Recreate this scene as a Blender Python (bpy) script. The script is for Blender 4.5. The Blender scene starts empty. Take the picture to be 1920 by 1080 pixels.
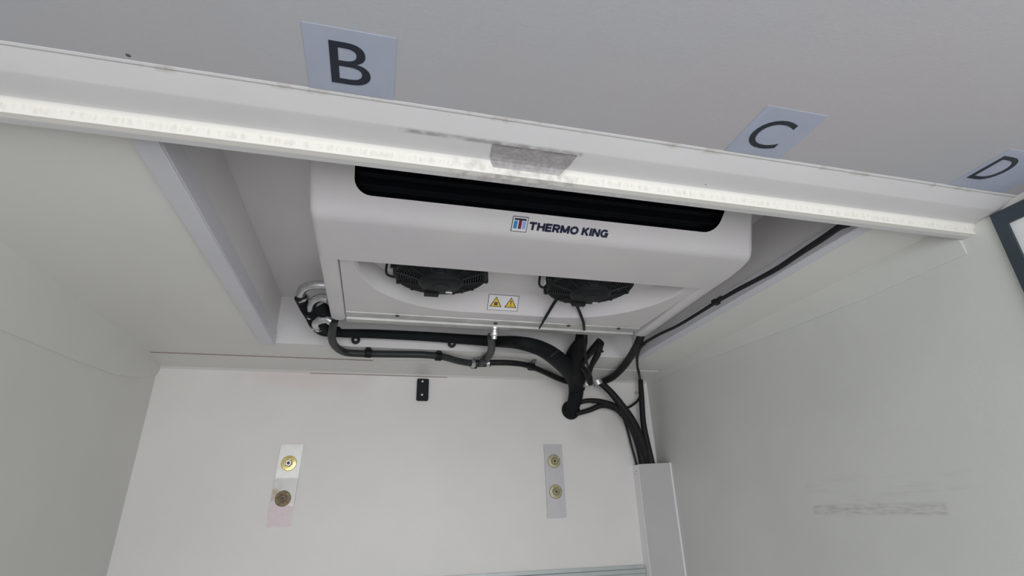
import bpy, bmesh, math, random
from mathutils import Vector, Matrix
random.seed(7)
PI = math.pi
sc = bpy.context.scene
col = sc.collection

# ------------------------------------------------------------------ camera
# Measurements are in units of the height from lens to ceiling (0.6 m); V() turns them into metres.
S = 0.6
Z0 = 1.5
def V(x, y, z): return Vector((x * S, y * S, Z0 + z * S))
R0 = Vector((0.96970223, -0.24279132, -0.02701777))   # camera right
R1 = Vector((0.07144402, 0.38761701, -0.91904777))    # camera down
R2 = Vector((0.23360937, 0.88927241, 0.39321907))     # camera forward
FPX = 971.44
cd = bpy.data.cameras.new('camera'); cam = bpy.data.objects.new('camera', cd); col.objects.link(cam)
cd.sensor_width = 36; cd.lens = FPX / 1920 * 36; cd.clip_start = 0.02
m = Matrix((R0, -R1, -R2)).transposed().to_4x4(); m.translation = V(0, 0, 0)
cam.matrix_world = m
sc.camera = cam

# ------------------------------------------------------------------ world and light
w = bpy.data.worlds.new('world'); sc.world = w; w.use_nodes = True
nt = w.node_tree; nt.nodes.clear()
wo = nt.nodes.new('ShaderNodeOutputWorld'); bg = nt.nodes.new('ShaderNodeBackground')
tc = nt.nodes.new('ShaderNodeTexCoord'); sx = nt.nodes.new('ShaderNodeSeparateXYZ'); cr = nt.nodes.new('ShaderNodeValToRGB')
mr = nt.nodes.new('ShaderNodeMapRange'); mr.inputs[1].default_value = -1; mr.inputs[2].default_value = 1
nt.links.new(tc.outputs['Generated'], sx.inputs[0]); nt.links.new(sx.outputs[2], mr.inputs[0])
nt.links.new(mr.outputs[0], cr.inputs[0]); nt.links.new(cr.outputs[0], bg.inputs[0]); nt.links.new(bg.outputs[0], wo.inputs[0])
e = cr.color_ramp.elements
e[0].position = 0.0; e[0].color = (0.33, 0.32, 0.32, 1)
e[1].position = 1.0; e[1].color = (0.72, 0.80, 0.92, 1)
a = e.new(0.47); a.color = (0.36, 0.345, 0.34, 1)
a = e.new(0.53); a.color = (0.95, 0.97, 1.0, 1)
bg.inputs[1].default_value = 1.0

# open rear doors behind the photographer: daylight comes in here
YR = -1.6
ld = bpy.data.lights.new('rear_opening_daylight', 'AREA'); lo = bpy.data.objects.new('rear_opening_daylight', ld); col.objects.link(lo)
ld.shape = 'RECTANGLE'; ld.size = 3.5 * S; ld.size_y = 1.7 * S; ld.energy = 42; ld.color = (0.96, 0.98, 1.0)
lo.location = V(0.35, YR - 0.02, -0.15); lo.rotation_euler = (math.radians(90), 0, 0)

vs = sc.view_settings
vs.view_transform = 'Standard'; vs.look = 'None'; vs.gamma = 1; vs.use_curve_mapping = False; vs.exposure = -0.5

# ------------------------------------------------------------------ helpers
def ray(px, py):
    return (R0 * (px - 960) + R1 * (py - 540) + R2 * FPX)
def at(px, py, ax, val):
    d = ray(px, py); k = val / d['xyz'.index(ax)]
    return (d.x * k, d.y * k, d.z * k)
def onplane(px, py, q, n):
    d = ray(px, py); n = Vector(n); k = Vector(q).dot(n) / d.dot(n)
    return d * k

def mat(name, color, rough=0.5, metal=0.0, noise=0.0, nscale=8.0, bump=0.0, bscale=200.0, specks=0.0, spscale=40.0, tint=None, spec=None, coat=0.0):
    mt = bpy.data.materials.new(name); mt.use_nodes = True
    n = mt.node_tree.nodes; l = mt.node_tree.links
    b = n['Principled BSDF']; b.inputs['Roughness'].default_value = rough; b.inputs['Metallic'].default_value = metal
    if spec is not None: b.inputs['Specular IOR Level'].default_value = spec
    if coat: b.inputs['Coat Weight'].default_value = coat
    c4 = (*color, 1); b.inputs['Base Color'].default_value = c4
    g = n.new('ShaderNodeNewGeometry'); out = None
    if noise:
        t = n.new('ShaderNodeTexNoise'); t.inputs['Scale'].default_value = nscale; t.inputs['Detail'].default_value = 3
        l.new(g.outputs['Position'], t.inputs['Vector'])
        mx = n.new('ShaderNodeMix'); mx.data_type = 'RGBA'
        k = tint or tuple(c * (1 - noise) for c in color)
        mx.inputs[6].default_value = c4; mx.inputs[7].default_value = (*k, 1)
        rm = n.new('ShaderNodeMapRange'); rm.inputs[1].default_value = 0.35; rm.inputs[2].default_value = 0.65
        l.new(t.outputs[0], rm.inputs[0]); l.new(rm.outputs[0], mx.inputs[0]); out = mx.outputs[2]
    if specks:
        v = n.new('ShaderNodeTexVoronoi'); v.inputs['Scale'].default_value = spscale
        l.new(g.outputs['Position'], v.inputs['Vector'])
        lt = n.new('ShaderNodeMath'); lt.operation = 'LESS_THAN'; lt.inputs[1].default_value = specks
        l.new(v.outputs['Distance'], lt.inputs[0])
        sp = n.new('ShaderNodeSeparateColor'); l.new(v.outputs['Color'], sp.inputs[0])
        g2 = n.new('ShaderNodeMath'); g2.operation = 'GREATER_THAN'; g2.inputs[1].default_value = 0.8; l.new(sp.outputs[0], g2.inputs[0])
        mu = n.new('ShaderNodeMath'); mu.operation = 'MULTIPLY'; l.new(lt.outputs[0], mu.inputs[0]); l.new(g2.outputs[0], mu.inputs[1])
        m2 = n.new('ShaderNodeMix'); m2.data_type = 'RGBA'; m2.inputs[6].default_value = c4
        if out: l.new(out, m2.inputs[6])
        m2.inputs[7].default_value = (0.12, 0.10, 0.09, 1); l.new(mu.outputs[0], m2.inputs[0]); out = m2.outputs[2]
    if out: l.new(out, b.inputs['Base Color'])
    if bump:
        t = n.new('ShaderNodeTexNoise'); t.inputs['Scale'].default_value = bscale
        l.new(g.outputs['Position'], t.inputs['Vector'])
        bp = n.new('ShaderNodeBump'); bp.inputs['Strength'].default_value = bump; bp.inputs['Distance'].default_value = 0.002
        l.new(t.outputs[0], bp.inputs['Height']); l.new(bp.outputs[0], b.inputs['Normal'])
    return mt

def add_stain_or_tone(mt, axes, lo, hi, soft, color, amount, nscale=60, thr=(0.4, 0.65), stretch=(1, 1, 1)):
    """A stain or painted reflection with a shape of its own: noise inside a box of the world, mixed over the base colour."""
    n = mt.node_tree.nodes; l = mt.node_tree.links; b = n['Principled BSDF']
    g = n.new('ShaderNodeNewGeometry'); s = n.new('ShaderNodeSeparateXYZ'); l.new(g.outputs['Position'], s.inputs[0])
    mask = None
    for i, (a0, a1) in enumerate(zip(lo, hi)):
        if i not in axes: continue
        for edge, sign in ((a0, 1), (a1, -1)):
            r = n.new('ShaderNodeMapRange'); r.interpolation_type = 'SMOOTHSTEP'
            r.inputs[1].default_value = edge - soft * (1 if sign > 0 else -1) * 0.5
            r.inputs[2].default_value = edge + soft * (1 if sign > 0 else -1) * 0.5
            l.new(s.outputs[i], r.inputs[0])
            if mask is None: mask = r.outputs[0]
            else:
                mm = n.new('ShaderNodeMath'); mm.operation = 'MULTIPLY'; l.new(mask, mm.inputs[0]); l.new(r.outputs[0], mm.inputs[1]); mask = mm.outputs[0]
    vm = n.new('ShaderNodeVectorMath'); vm.operation = 'MULTIPLY'; vm.inputs[1].default_value = stretch
    l.new(g.outputs['Position'], vm.inputs[0])
    t = n.new('ShaderNodeTexNoise'); t.inputs['Scale'].default_value = nscale; t.inputs['Detail'].default_value = 6
    l.new(vm.outputs[0], t.inputs['Vector'])
    r = n.new('ShaderNodeMapRange'); r.inputs[1].default_value = thr[0]; r.inputs[2].default_value = thr[1]; r.inputs[4].default_value = amount
    l.new(t.outputs[0], r.inputs[0])
    mm = n.new('ShaderNodeMath'); mm.operation = 'MULTIPLY'; l.new(mask, mm.inputs[0]); l.new(r.outputs[0], mm.inputs[1])
    mx = n.new('ShaderNodeMix'); mx.data_type = 'RGBA'
    mx.inputs[6].default_value = b.inputs['Base Color'].default_value
    if b.inputs['Base Color'].links: l.new(b.inputs['Base Color'].links[0].from_socket, mx.inputs[6])
    mx.inputs[7].default_value = (*color, 1); l.new(mm.outputs[0], mx.inputs[0]); l.new(mx.outputs[2], b.inputs['Base Color'])

WHITE = (0.70, 0.69, 0.66)
M = {}
M['wall_l'] = mat('wall_panel_left', (0.74, 0.735, 0.70), 0.5, noise=0.04, nscale=3, bump=0.15)
M['wall_r'] = mat('wall_panel_right', (0.72, 0.73, 0.70), 0.45, noise=0.05, nscale=3, bump=0.15)
M['wall_f'] = mat('wall_panel_front', (0.83, 0.81, 0.79), 0.42, noise=0.04, nscale=3, bump=0.12)
M['ceil'] = mat('ceiling_panel', (0.82, 0.81, 0.785), 0.5, noise=0.03, nscale=2.5, bump=0.15)
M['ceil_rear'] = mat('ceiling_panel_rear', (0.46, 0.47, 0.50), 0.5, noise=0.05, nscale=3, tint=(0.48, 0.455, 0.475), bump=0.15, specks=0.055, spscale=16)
M['bar'] = mat('header_profile', (0.66, 0.65, 0.66), 0.45, noise=0.04, nscale=5, specks=0.035, spscale=20)
M['recess'] = mat('recess_lining', (0.80, 0.78, 0.79), 0.45, noise=0.04, nscale=4, bump=0.1)
M['trim'] = mat('corner_trim', (0.76, 0.75, 0.73), 0.4, noise=0.03, nscale=4)
M['ltrim'] = mat('lilac_white_trim', (0.70, 0.70, 0.76), 0.35, noise=0.03, nscale=5)
M['housing'] = mat('moulded_white_plastic', (0.72, 0.70, 0.70), 0.42, noise=0.035, nscale=6, tint=(0.69, 0.66, 0.69), bump=0.12, bscale=120)
M['black'] = mat('black_plastic', (0.008, 0.010, 0.012), 0.55, spec=0.25)
M['grille'] = mat('black_grille', (0.004, 0.005, 0.008), 0.7, spec=0.15)
M['rubber'] = mat('black_rubber', (0.012, 0.012, 0.014), 0.55, spec=0.3, noise=0.3, nscale=30, bump=0.3)
M['foam'] = mat('black_foam_insulation', (0.006, 0.008, 0.010), 0.75, spec=0.25, noise=0.3, nscale=15, bump=0.5, bscale=60)
M['greyhose'] = mat('dark_grey_hose', (0.022, 0.027, 0.028), 0.5, noise=0.2, nscale=30)
M['alu'] = mat('aluminium', (0.66, 0.66, 0.64), 0.38, metal=0.75, noise=0.12, nscale=25)
M['alu_dull'] = mat('dull_aluminium', (0.60, 0.60, 0.60), 0.5, metal=0.4, noise=0.08, nscale=10)
M['steel'] = mat('shiny_steel', (0.72, 0.72, 0.74), 0.25, metal=0.95, noise=0.2, nscale=60)
M['brass'] = mat('zinc_yellow_washer', (0.80, 0.68, 0.28), 0.3, metal=0.8, noise=0.2, nscale=80)
M['rust'] = mat('rusty_washer', (0.36, 0.27, 0.17), 0.6, metal=0.4, noise=0.5, nscale=120)
M['olive'] = mat('dull_yellow_washer', (0.50, 0.46, 0.30), 0.45, metal=0.6, noise=0.3, nscale=120)
M['dark'] = mat('dark_screw', (0.10, 0.08, 0.08), 0.5, metal=0.5)
M['duct'] = mat('grey_duct_cover', (0.50, 0.49, 0.495), 0.45, noise=0.04, nscale=8)
M['flange'] = mat('white_flange', (0.88, 0.86, 0.89), 0.35)
M['label'] = mat('label_film', (0.41, 0.45, 0.56), 0.4, noise=0.05, nscale=20, specks=0.04, spscale=60)
M['tab'] = mat('grey_tab', (0.22, 0.21, 0.21), 0.5, metal=0.3)
M['ink'] = mat('black_lettering', (0.012, 0.016, 0.03), 0.45)
M['tape'] = mat('dirty_grey_tape', (0.50, 0.48, 0.49), 0.6, noise=0.25, nscale=40, tint=(0.40, 0.38, 0.40))
add_stain_or_tone(M['tape'], (1,), (0, 1.175 * S, 0), (0, 1.188 * S, 0), .004, (0.15, 0.13, 0.13), .8, 60, (.2, .5))
add_stain_or_tone(M['tape'], (2,), (0, 0, Z0 + .955 * S), (0, 0, Z0 + .975 * S), .008, (0.30, 0.28, 0.28), .8, 120, (.3, .6))
M['frame'] = mat('dark_slate_frame', (0.035, 0.05, 0.065), 0.5)
M['paper'] = mat('white_sheet', (0.82, 0.84, 0.83), 0.5)
M['yellow'] = mat('warning_yellow', (0.78, 0.55, 0.06), 0.5)
M['sticker'] = mat('white_sticker', (0.78, 0.76, 0.78), 0.4)
M['blue'] = mat('emblem_blue', (0.03, 0.25, 0.55), 0.4)
M['lblue'] = mat('emblem_light_blue', (0.30, 0.42, 0.80), 0.4)
M['maroon'] = mat('emblem_maroon', (0.16, 0.02, 0.05), 0.4)
M['navy'] = mat('emblem_navy', (0.01, 0.015, 0.05), 0.4)
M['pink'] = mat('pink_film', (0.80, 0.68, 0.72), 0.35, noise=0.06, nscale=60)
M['floor'] = mat('ribbed_floor', (0.42, 0.41, 0.40), 0.5, noise=0.1, nscale=6)
M['joint'] = mat('joint_sealant', (0.30, 0.23, 0.22), 0.7)

def finish(name, bm, m_, parent=None, smooth=False, kind=None, base='min'):
    bmesh.ops.recalc_face_normals(bm, faces=bm.faces)
    me = bpy.data.meshes.new(name)
    if bm.verts:
        xs = [v.co.x for v in bm.verts]; ys = [v.co.y for v in bm.verts]; zs = [v.co.z for v in bm.verts]
        c = Vector(((min(xs) + max(xs)) / 2, (min(ys) + max(ys)) / 2, min(zs)))
    else: c = Vector()
    for v in bm.verts: v.co -= c
    bm.to_mesh(me); bm.free()
    me.materials.append(m_)
    if smooth:
        for p in me.polygons: p.use_smooth = True
        try: me.set_sharp_from_angle(angle=math.radians(smooth if smooth is not True else 40))
        except Exception: pass
    o = bpy.data.objects.new(name, me); col.objects.link(o)
    if parent:
        o.parent = parent; o.location = c - world_loc(parent)
    else: o.location = c
    if kind: o['kind'] = kind
    return o
def world_loc(o):
    l = Vector(o.location)
    while o.parent: o = o.parent; l += o.location
    return l
def tag(o, label, cat, group=None):
    o['label'] = label; o['category'] = cat
    if group: o['group'] = group
    return o
def thing(name, loc, label, cat, group=None):
    o = bpy.data.objects.new(name, None); col.objects.link(o); o.location = loc; o.empty_display_size = 0.05
    return tag(o, label, cat, group)

def box(bm, a, b, bev=0.0):
    """box between two corners given in photo units"""
    p = V(*a); q = V(*b)
    r = bmesh.ops.create_cube(bm, size=1)
    c = (p + q) / 2; d = q - p
    for v in r['verts']: v.co = Vector((v.co.x * abs(d.x), v.co.y * abs(d.y), v.co.z * abs(d.z))) + c
    if bev:
        es = list({e for v in r['verts'] for e in v.link_edges})
        bmesh.ops.bevel(bm, geom=es, offset=bev * S, segments=2, profile=0.6, affect='EDGES')
def prism(bm, pts, d):
    """closed polygon (units) swept by vector d (units)"""
    d = Vector(d) * S
    a = [bm.verts.new(V(*p)) for p in pts]; b = [bm.verts.new(v.co + d) for v in a]
    n = len(a)
    bm.faces.new(a); bm.faces.new(b[::-1])
    for i in range(n): bm.faces.new((a[i], b[i], b[(i + 1) % n], a[(i + 1) % n]))
def sweep_x(bm, prof, x0, x1, n=1, close=True):
    """(y,z) profile swept along x"""
    rows = []
    for i in range(n + 1):
        x = x0 + (x1 - x0) * i / n
        rows.append([bm.verts.new(V(x, y, z)) for y, z in prof])
    k = len(prof)
    for i in range(n):
        for j in range(k if close else k - 1):
            bm.faces.new((rows[i][j], rows[i][(j + 1) % k], rows[i + 1][(j + 1) % k], rows[i + 1][j]))
    if close:
        bm.faces.new(rows[0]); bm.faces.new(rows[-1][::-1])
def catmull(pts, rad, sub=8):
    P = [Vector(p) for p in pts]; out = []; rr = []
    n = len(P)
    for i in range(n - 1):
        p0 = P[max(i - 1, 0)]; p1 = P[i]; p2 = P[i + 1]; p3 = P[min(i + 2, n - 1)]
        for j in range(sub):
            t = j / sub
            out.append(0.5 * ((2 * p1) + (p2 - p0) * t + (2 * p0 - 5 * p1 + 4 * p2 - p3) * t * t + (3 * p1 - p0 - 3 * p2 + p3) * t ** 3))
            rr.append(rad[i] * (1 - t) + rad[i + 1] * t)
    out.append(P[-1]); rr.append(rad[-1])
    return out, rr
def tube(bm, pts, rad, sub=8, seg=12, smooth=True):
    """tube through points in photo units"""
    if not hasattr(rad, '__len__'): rad = [rad] * len(pts)
    if smooth: P, rr = catmull(pts, rad, sub)
    else: P, rr = [Vector(p) for p in pts], list(rad)
    P = [V(*p) for p in P]
    nrm = None; rings = []
    for i, p in enumerate(P):
        t = (P[min(i + 1, len(P) - 1)] - P[max(i - 1, 0)]).normalized()
        if nrm is None:
            nrm = t.orthogonal().normalized()
        nrm = (nrm - t * nrm.dot(t)).normalized(); bn = t.cross(nrm)
        rings.append([bm.verts.new(p + (nrm * math.cos(2 * PI * k / seg) + bn * math.sin(2 * PI * k / seg)) * rr[i] * S) for k in range(seg)])
    for i in range(len(rings) - 1):
        for k in range(seg):
            bm.faces.new((rings[i][k], rings[i][(k + 1) % seg], rings[i + 1][(k + 1) % seg], rings[i + 1][k]))
    bm.faces.new(rings[0]); bm.faces.new(rings[-1][::-1])
def lathe(bm, c, axis, prof, seg=32, ref=None):
    """prof: list of (radius, height along axis) in units, around centre c"""
    ax = Vector(axis).normalized(); u = (Vector(ref) if ref else ax.orthogonal()).normalized(); v = ax.cross(u)
    C = V(*c); rings = []
    for r, h in prof:
        if r < 1e-6: rings.append([bm.verts.new(C + ax * h * S)])
        else: rings.append([bm.verts.new(C + (u * math.cos(2 * PI * k / seg) + v * math.sin(2 * PI * k / seg)) * r * S + ax * h * S) for k in range(seg)])
    for i in range(len(rings) - 1):
        a, b = rings[i], rings[i + 1]
        for k in range(seg):
            q = (k + 1) % seg
            if len(a) == 1 and len(b) == 1: continue
            if len(a) == 1: bm.faces.new((a[0], b[q], b[k]))
            elif len(b) == 1: bm.faces.new((a[k], a[q], b[0]))
            else: bm.faces.new((a[k], a[q], b[q], b[k]))
def fill_hole(bm, outer, inner):
    vo = [bm.verts.new(V(*p)) for p in outer]; vi = [bm.verts.new(V(*p)) for p in inner]
    es = [bm.edges.new((vo[i], vo[(i + 1) % len(vo)])) for i in range(len(vo))]
    es += [bm.edges.new((vi[i], vi[(i + 1) % len(vi)])) for i in range(len(vi))]
    bmesh.ops.triangle_fill(bm, edges=es, use_beauty=True, use_dissolve=False)
    return vo, vi
FONT = None
def text_mesh(bm, s, origin, right, up, width, height, thick=0.0012, bold=0.0, spacing=1.0):
    """lettering fitted to a box: origin = lower-left corner (units), right/up unit vectors"""
    cu = bpy.data.curves.new('txt', 'FONT'); cu.body = s; cu.size = 1; cu.offset = bold; cu.space_character = spacing; cu.resolution_u = 6
    o = bpy.data.objects.new('txt', cu); col.objects.link(o)
    bpy.context.view_layer.update()
    me = bpy.data.meshes.new_from_object(o.evaluated_get(bpy.context.evaluated_depsgraph_get()))
    bpy.data.objects.remove(o); bpy.data.curves.remove(cu)
    xs = [v.co.x for v in me.vertices]; ys = [v.co.y for v in me.vertices]
    x0, x1, y0, y1 = min(xs), max(xs), min(ys), max(ys)
    r = Vector(right).normalized(); u = Vector(up).normalized(); nn = r.cross(u)
    vs_ = []
    for v in me.vertices:
        q = Vector(origin) + r * ((v.co.x - x0) / (x1 - x0) * width) + u * ((v.co.y - y0) / (y1 - y0) * height) + nn * thick
        vs_.append(bm.verts.new(V(*q)))
    fs = []
    for p in me.polygons:
        try: fs.append(bm.faces.new([vs_[i] for i in p.vertices]))
        except ValueError: pass
    ext = bmesh.ops.extrude_face_region(bm, geom=fs)
    for g in ext['geom']:
        if isinstance(g, bmesh.types.BMVert): g.co -= nn * (thick * 0.9) * S
    bpy.data.meshes.remove(me)

# ------------------------------------------------------------------ the box of the van
XL, XR, YF = -1.482, 2.195, 3.95
ZF = -2.5
RX0, RX1, RY0, RY1, RZ = -0.66, 1.80, 0.95, 3.38, 1.315
bm = bmesh.new(); box(bm, (XL - .08, YR, ZF - .1), (XR + .08, YF + .08, ZF)); finish('floor', bm, M['floor'], kind='structure')
bm = bmesh.new(); box(bm, (XL - .08, YR, ZF), (XL, YF + .08, RZ + .05)); finish('wall_left', bm, M['wall_l'], kind='structure')
add_stain_or_tone(M['wall_r'], (1, 2), (0, 1.73 * S, Z0 - .065 * S), (0, 2.42 * S, Z0 - .02 * S), .012, (0.38, 0.37, 0.35), .6, 25, (.35, .7), (1, 1, 6))
add_stain_or_tone(M['wall_r'], (1, 2), (0, 1.6 * S, Z0 - .02 * S), (0, 2.45 * S, Z0 + .10 * S), .05, (0.50, 0.51, 0.49), .3, 14, (.5, .75), (1, .8, 6))
add_stain_or_tone(M['wall_r'], (1, 2), (0, 3.2 * S, Z0 + .2 * S), (0, 4 * S, Z0 + .7 * S), .25, (0.50, 0.48, 0.47), .25, 4, (.2, .6))
bm = bmesh.new(); box(bm, (XR, YR, ZF), (XR + .08, YF + .08, RZ + .05)); finish('wall_right', bm, M['wall_r'], kind='structure')
add_stain_or_tone(M['wall_f'], (0, 2), (1.5 * S, 0, Z0 + .45 * S), (1.97 * S, 0, Z0 + .75 * S), .12, (0.50, 0.48, 0.47), .3, 6, (.2, .6))
add_stain_or_tone(M['wall_f'], (0, 2), (-1.0 * S, 0, Z0 + .84 * S), (-.05 * S, 0, Z0 + .99 * S), .10, (0.74, 0.62, 0.62), .55, 5, (.3, .6))
bm = bmesh.new(); box(bm, (XL, YF, ZF), (XR, YF + .08, RZ + .05)); finish('wall_front', bm, M['wall_f'], kind='structure')
# rear frame round the open doors
bm = bmesh.new()
box(bm, (XL, YR - .06, .72), (XR, YR, 1.0)); box(bm, (XL, YR - .06, ZF), (XL + .06, YR, .72)); box(bm, (XR - .06, YR - .06, ZF), (XR, YR, .72))
finish('wall_rear', bm, M['wall_l'], kind='structure')
# ceiling: rear panel, front panel with the recess for the cooler
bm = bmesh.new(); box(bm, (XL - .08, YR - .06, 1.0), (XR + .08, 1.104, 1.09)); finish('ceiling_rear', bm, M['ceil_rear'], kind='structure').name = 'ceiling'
bm = bmesh.new()
y0 = 1.20
box(bm, (XL, y0, 1.0), (RX0 - .012, YF, 1.06)); box(bm, (RX1 + .012, y0, 1.0), (XR, YF, 1.06)); box(bm, (RX0 - .012, RY1 + .012, 1.0), (RX1 + .012, YF, 1.06))
finish('ceiling', bm, M['ceil'], kind='structure')
bm = bmesh.new()
box(bm, (RX0 - .012, y0, 1.0), (RX0, RY1, RZ)); box(bm, (RX1, y0, 1.0), (RX1 + .012, RY1, RZ))
box(bm, (RX0 - .012, RY1, 1.0), (RX1 + .012, RY1 + .012, RZ)); box(bm, (RX0 - .012, y0, RZ), (RX1 + .012, RY1 + .012, RZ + .04))
box(bm, (RX0 - .012, y0 - .02, 1.0), (RX1 + .012, y0, RZ + .04)); box(bm, (XL - .08, 1.08, 1.06), (XR + .08, 1.2, 1.4))
finish('ceiling', bm, M['recess'], kind='structure')

# header profile across the ceiling
add_stain_or_tone(M['bar'], (0, 1), (0 * S, 1.170 * S, 0), (.54 * S, 1.186 * S, 0), .006, (0.25, 0.23, 0.23), .7, 50, (.3, .6))
add_stain_or_tone(M['bar'], (0, 1, 2), (.2 * S, 1.27 * S, 0), (1.0 * S, 1.33 * S, Z0 + .94 * S), .03, (0.40, 0.38, 0.38), .5, 50, (.4, .7))
add_stain_or_tone(M['bar'], (1, 2), (0, 1.2 * S, Z0 + .90 * S), (0, 1.29 * S, Z0 + .968 * S), .006, (0.86, 0.84, 0.78), .9, 10, (0, .3))
add_stain_or_tone(M['bar'], (1, 2), (0, 1.2 * S, Z0 + .939 * S), (0, 1.29 * S, Z0 + .957 * S), .006, (0.50, 0.46, 0.36), .5, 60, (.45, .75), (2.4, .9, .9))
add_stain_or_tone(M['bar'], (0, 1, 2), (.15 * S, 1.20 * S, Z0 + .90 * S), (.55 * S, 1.36 * S, Z0 + .966 * S), .02, (0.40, 0.37, 0.37), .6, 60, (.45, .7))
add_stain_or_tone(M['bar'], (1, 2), (0, 1.095 * S, Z0 + .990 * S), (0, 1.115 * S, Z0 + 1.01 * S), .004, (0.40, 0.36, 0.30), .5, 25, (.55, .65))
bm = bmesh.new()
zA, zB = .973, .932
prof = [(1.098, 1.03), (1.098, .9985), (1.104, .9965), (1.110, .9975), (1.164, zA + .003), (1.172, zA), (1.240, zA), (1.254, zA - .003), (1.262, zA - .012), (1.2655, zB + .008), (1.268, zB), (1.3125, zB), (1.3165, zB + .004), (1.3165, 1.03)]
sweep_x(bm, prof, XL, XR, 1)
finish('trim_1', bm, M['bar'], kind='structure', smooth=25)
# angle trims round the recess
bm = bmesh.new()
for x0, x1 in ((RX0 - .072, RX0 - .012),):
    box(bm, (x0, 1.30, .984), (x1 + .014, RY1 - .0, 1.0), .003)
    box(bm, (x1 + .004, 1.30, .99), (x1 + .018, RY1 - .0, 1.075), .002)
finish('trim_2', bm, M['ltrim'], kind='structure')
bm = bmesh.new()
box(bm, (RX1 - .004, 1.32, .990), (RX1 + .058, RY1 - .06, 1.0), .002); box(bm, (RX1 - .008, 1.32, .992), (RX1, RY1 - .01, 1.06), .001)
finish('trim_3', bm, M['ltrim'], kind='structure')
# flat angle in the corner of ceiling and front wall, and the dark joint beside it
bm = bmesh.new()
prof = [(3.705, 1.0), (3.705, .996), (3.93, .966), (YF - .006, .955), (YF, .955), (YF, 1.0)]
sweep_x(bm, prof, XL, XR, 1)
finish('trim_4', bm, M['trim'], kind='structure')
bm = bmesh.new(); box(bm, (XL + .01, 3.700, .9955), (-.06, 3.706, 1.0)); box(bm, (-.5, YF - .006, .951), (.5, YF, .956))
tube(bm, [(XL + .005, 3.72, .99), (XL + .006, 3.80, .975), (XL + .004, 3.90, .93)], .003, 4, 6)
finish('trim_5', bm, M['joint'], kind='structure')

# sloping strips added under the ceiling, tilted to darken the upper side walls
def shade_strip(name, xw, xt, line, m_):
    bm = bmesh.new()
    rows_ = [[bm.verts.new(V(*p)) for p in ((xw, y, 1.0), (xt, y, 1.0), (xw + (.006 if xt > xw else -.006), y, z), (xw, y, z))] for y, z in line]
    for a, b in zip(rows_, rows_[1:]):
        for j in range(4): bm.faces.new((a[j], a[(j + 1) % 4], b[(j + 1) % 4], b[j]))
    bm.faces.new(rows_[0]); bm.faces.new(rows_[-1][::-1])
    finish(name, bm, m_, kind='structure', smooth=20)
shade_strip('trim_6', XL, XL + .030, [(1.32, .66), (2.39, .712), (2.9, .738), (3.40, .775), (3.7, .83), (3.95, .915)], M['wall_l'])
shade_strip('trim_7', XR, XR - .022, [(1.32, .872), (1.8, .872), (2.4, .892), (3.2, .930), (3.95, .955)], M['wall_r'])

# ------------------------------------------------------------------ letters on the ceiling
def letter_label(s, quad, tb, label):
    q = [at(px, py, 'z', .999) for px, py in quad]
    xs = [p[0] for p in q]; ys = [p[1] for p in q]
    x0, x1 = (xs[0] + xs[3]) / 2, (xs[1] + xs[2]) / 2; ya, yb = .898, 1.095
    t = thing('letter_label', V((x0 + x1) / 2, (ya + yb) / 2, 1.0), label, 'label', 'lettered labels on the ceiling')
    bm = bmesh.new(); box(bm, (x0, ya, .9985), (x1, yb, 1.0)); finish('label_film', bm, M['label'], t)
    a, b = tb
    bm = bmesh.new()
    text_mesh(bm, s, (x0 + a[0], yb - a[1], .9985), (1, 0, 0), (0, -1, 0), b[0], b[1], .0010, .0)
    finish('letter', bm, M['ink'], t)
def lbox(pxs, quad):
    q = [at(px, py, 'z', .999) for px, py in quad]; x0 = (q[0][0] + q[3][0]) / 2
    p = [at(px, py, 'z', .999) for px, py in pxs]
    xa = p[0][0]; xb = p[1][0]; yb = p[2][1]; yt = p[3][1]
    return (xa - x0, 1.095 - yb), (xb - xa, yb - yt)
Q = [(565, 38), (745, 72), (737, 185), (580, 165)]
letter_label('B', Q, lbox([(619, 115), (695, 125), (650, 157), (650, 80)], Q), 'pale blue label with black letter B on the ceiling')
Q = [(1437, 197), (1550, 213), (1470, 297), (1360, 283)]
letter_label('C', Q, lbox([(1409, 250), (1481, 250), (1430, 278), (1465, 225)], Q), 'pale blue label with black letter C above the header rail')
Q = [(1885, 280), (1992, 294), (1900, 362), (1785, 345)]
letter_label('D', Q, lbox([(1843, 315), (1897, 315), (1840, 337), (1895, 294)], Q), 'pale blue label with black letter D near the right wall')

# dirty tape over the header profile
bm = bmesh.new()
x0, x1, x2 = .265, .525, .500
pr = [(1.181, zA - .0008), (1.240, zA - .0008), (1.2535, zA - .0038), (1.2612, zA - .0122), (1.2630, zA - .020)]
A = [bm.verts.new(V(x0 + .02 * i / 4, y, z)) for i, (y, z) in enumerate(pr)]; B = [bm.verts.new(V(x1 - .03 * i / 4, y, z)) for i, (y, z) in enumerate(pr)]
fs = [bm.faces.new((A[i], A[i + 1], B[i + 1], B[i])) for i in range(4)]
ex = bmesh.ops.extrude_face_region(bm, geom=fs)
for g in ex['geom']:
    if isinstance(g, bmesh.types.BMVert): g.co += Vector((0, -.0006, -.0008))
tag(finish('adhesive_tape', bm, M['tape']), 'worn grey tape patch stuck over the white header rail', 'tape')

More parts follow.
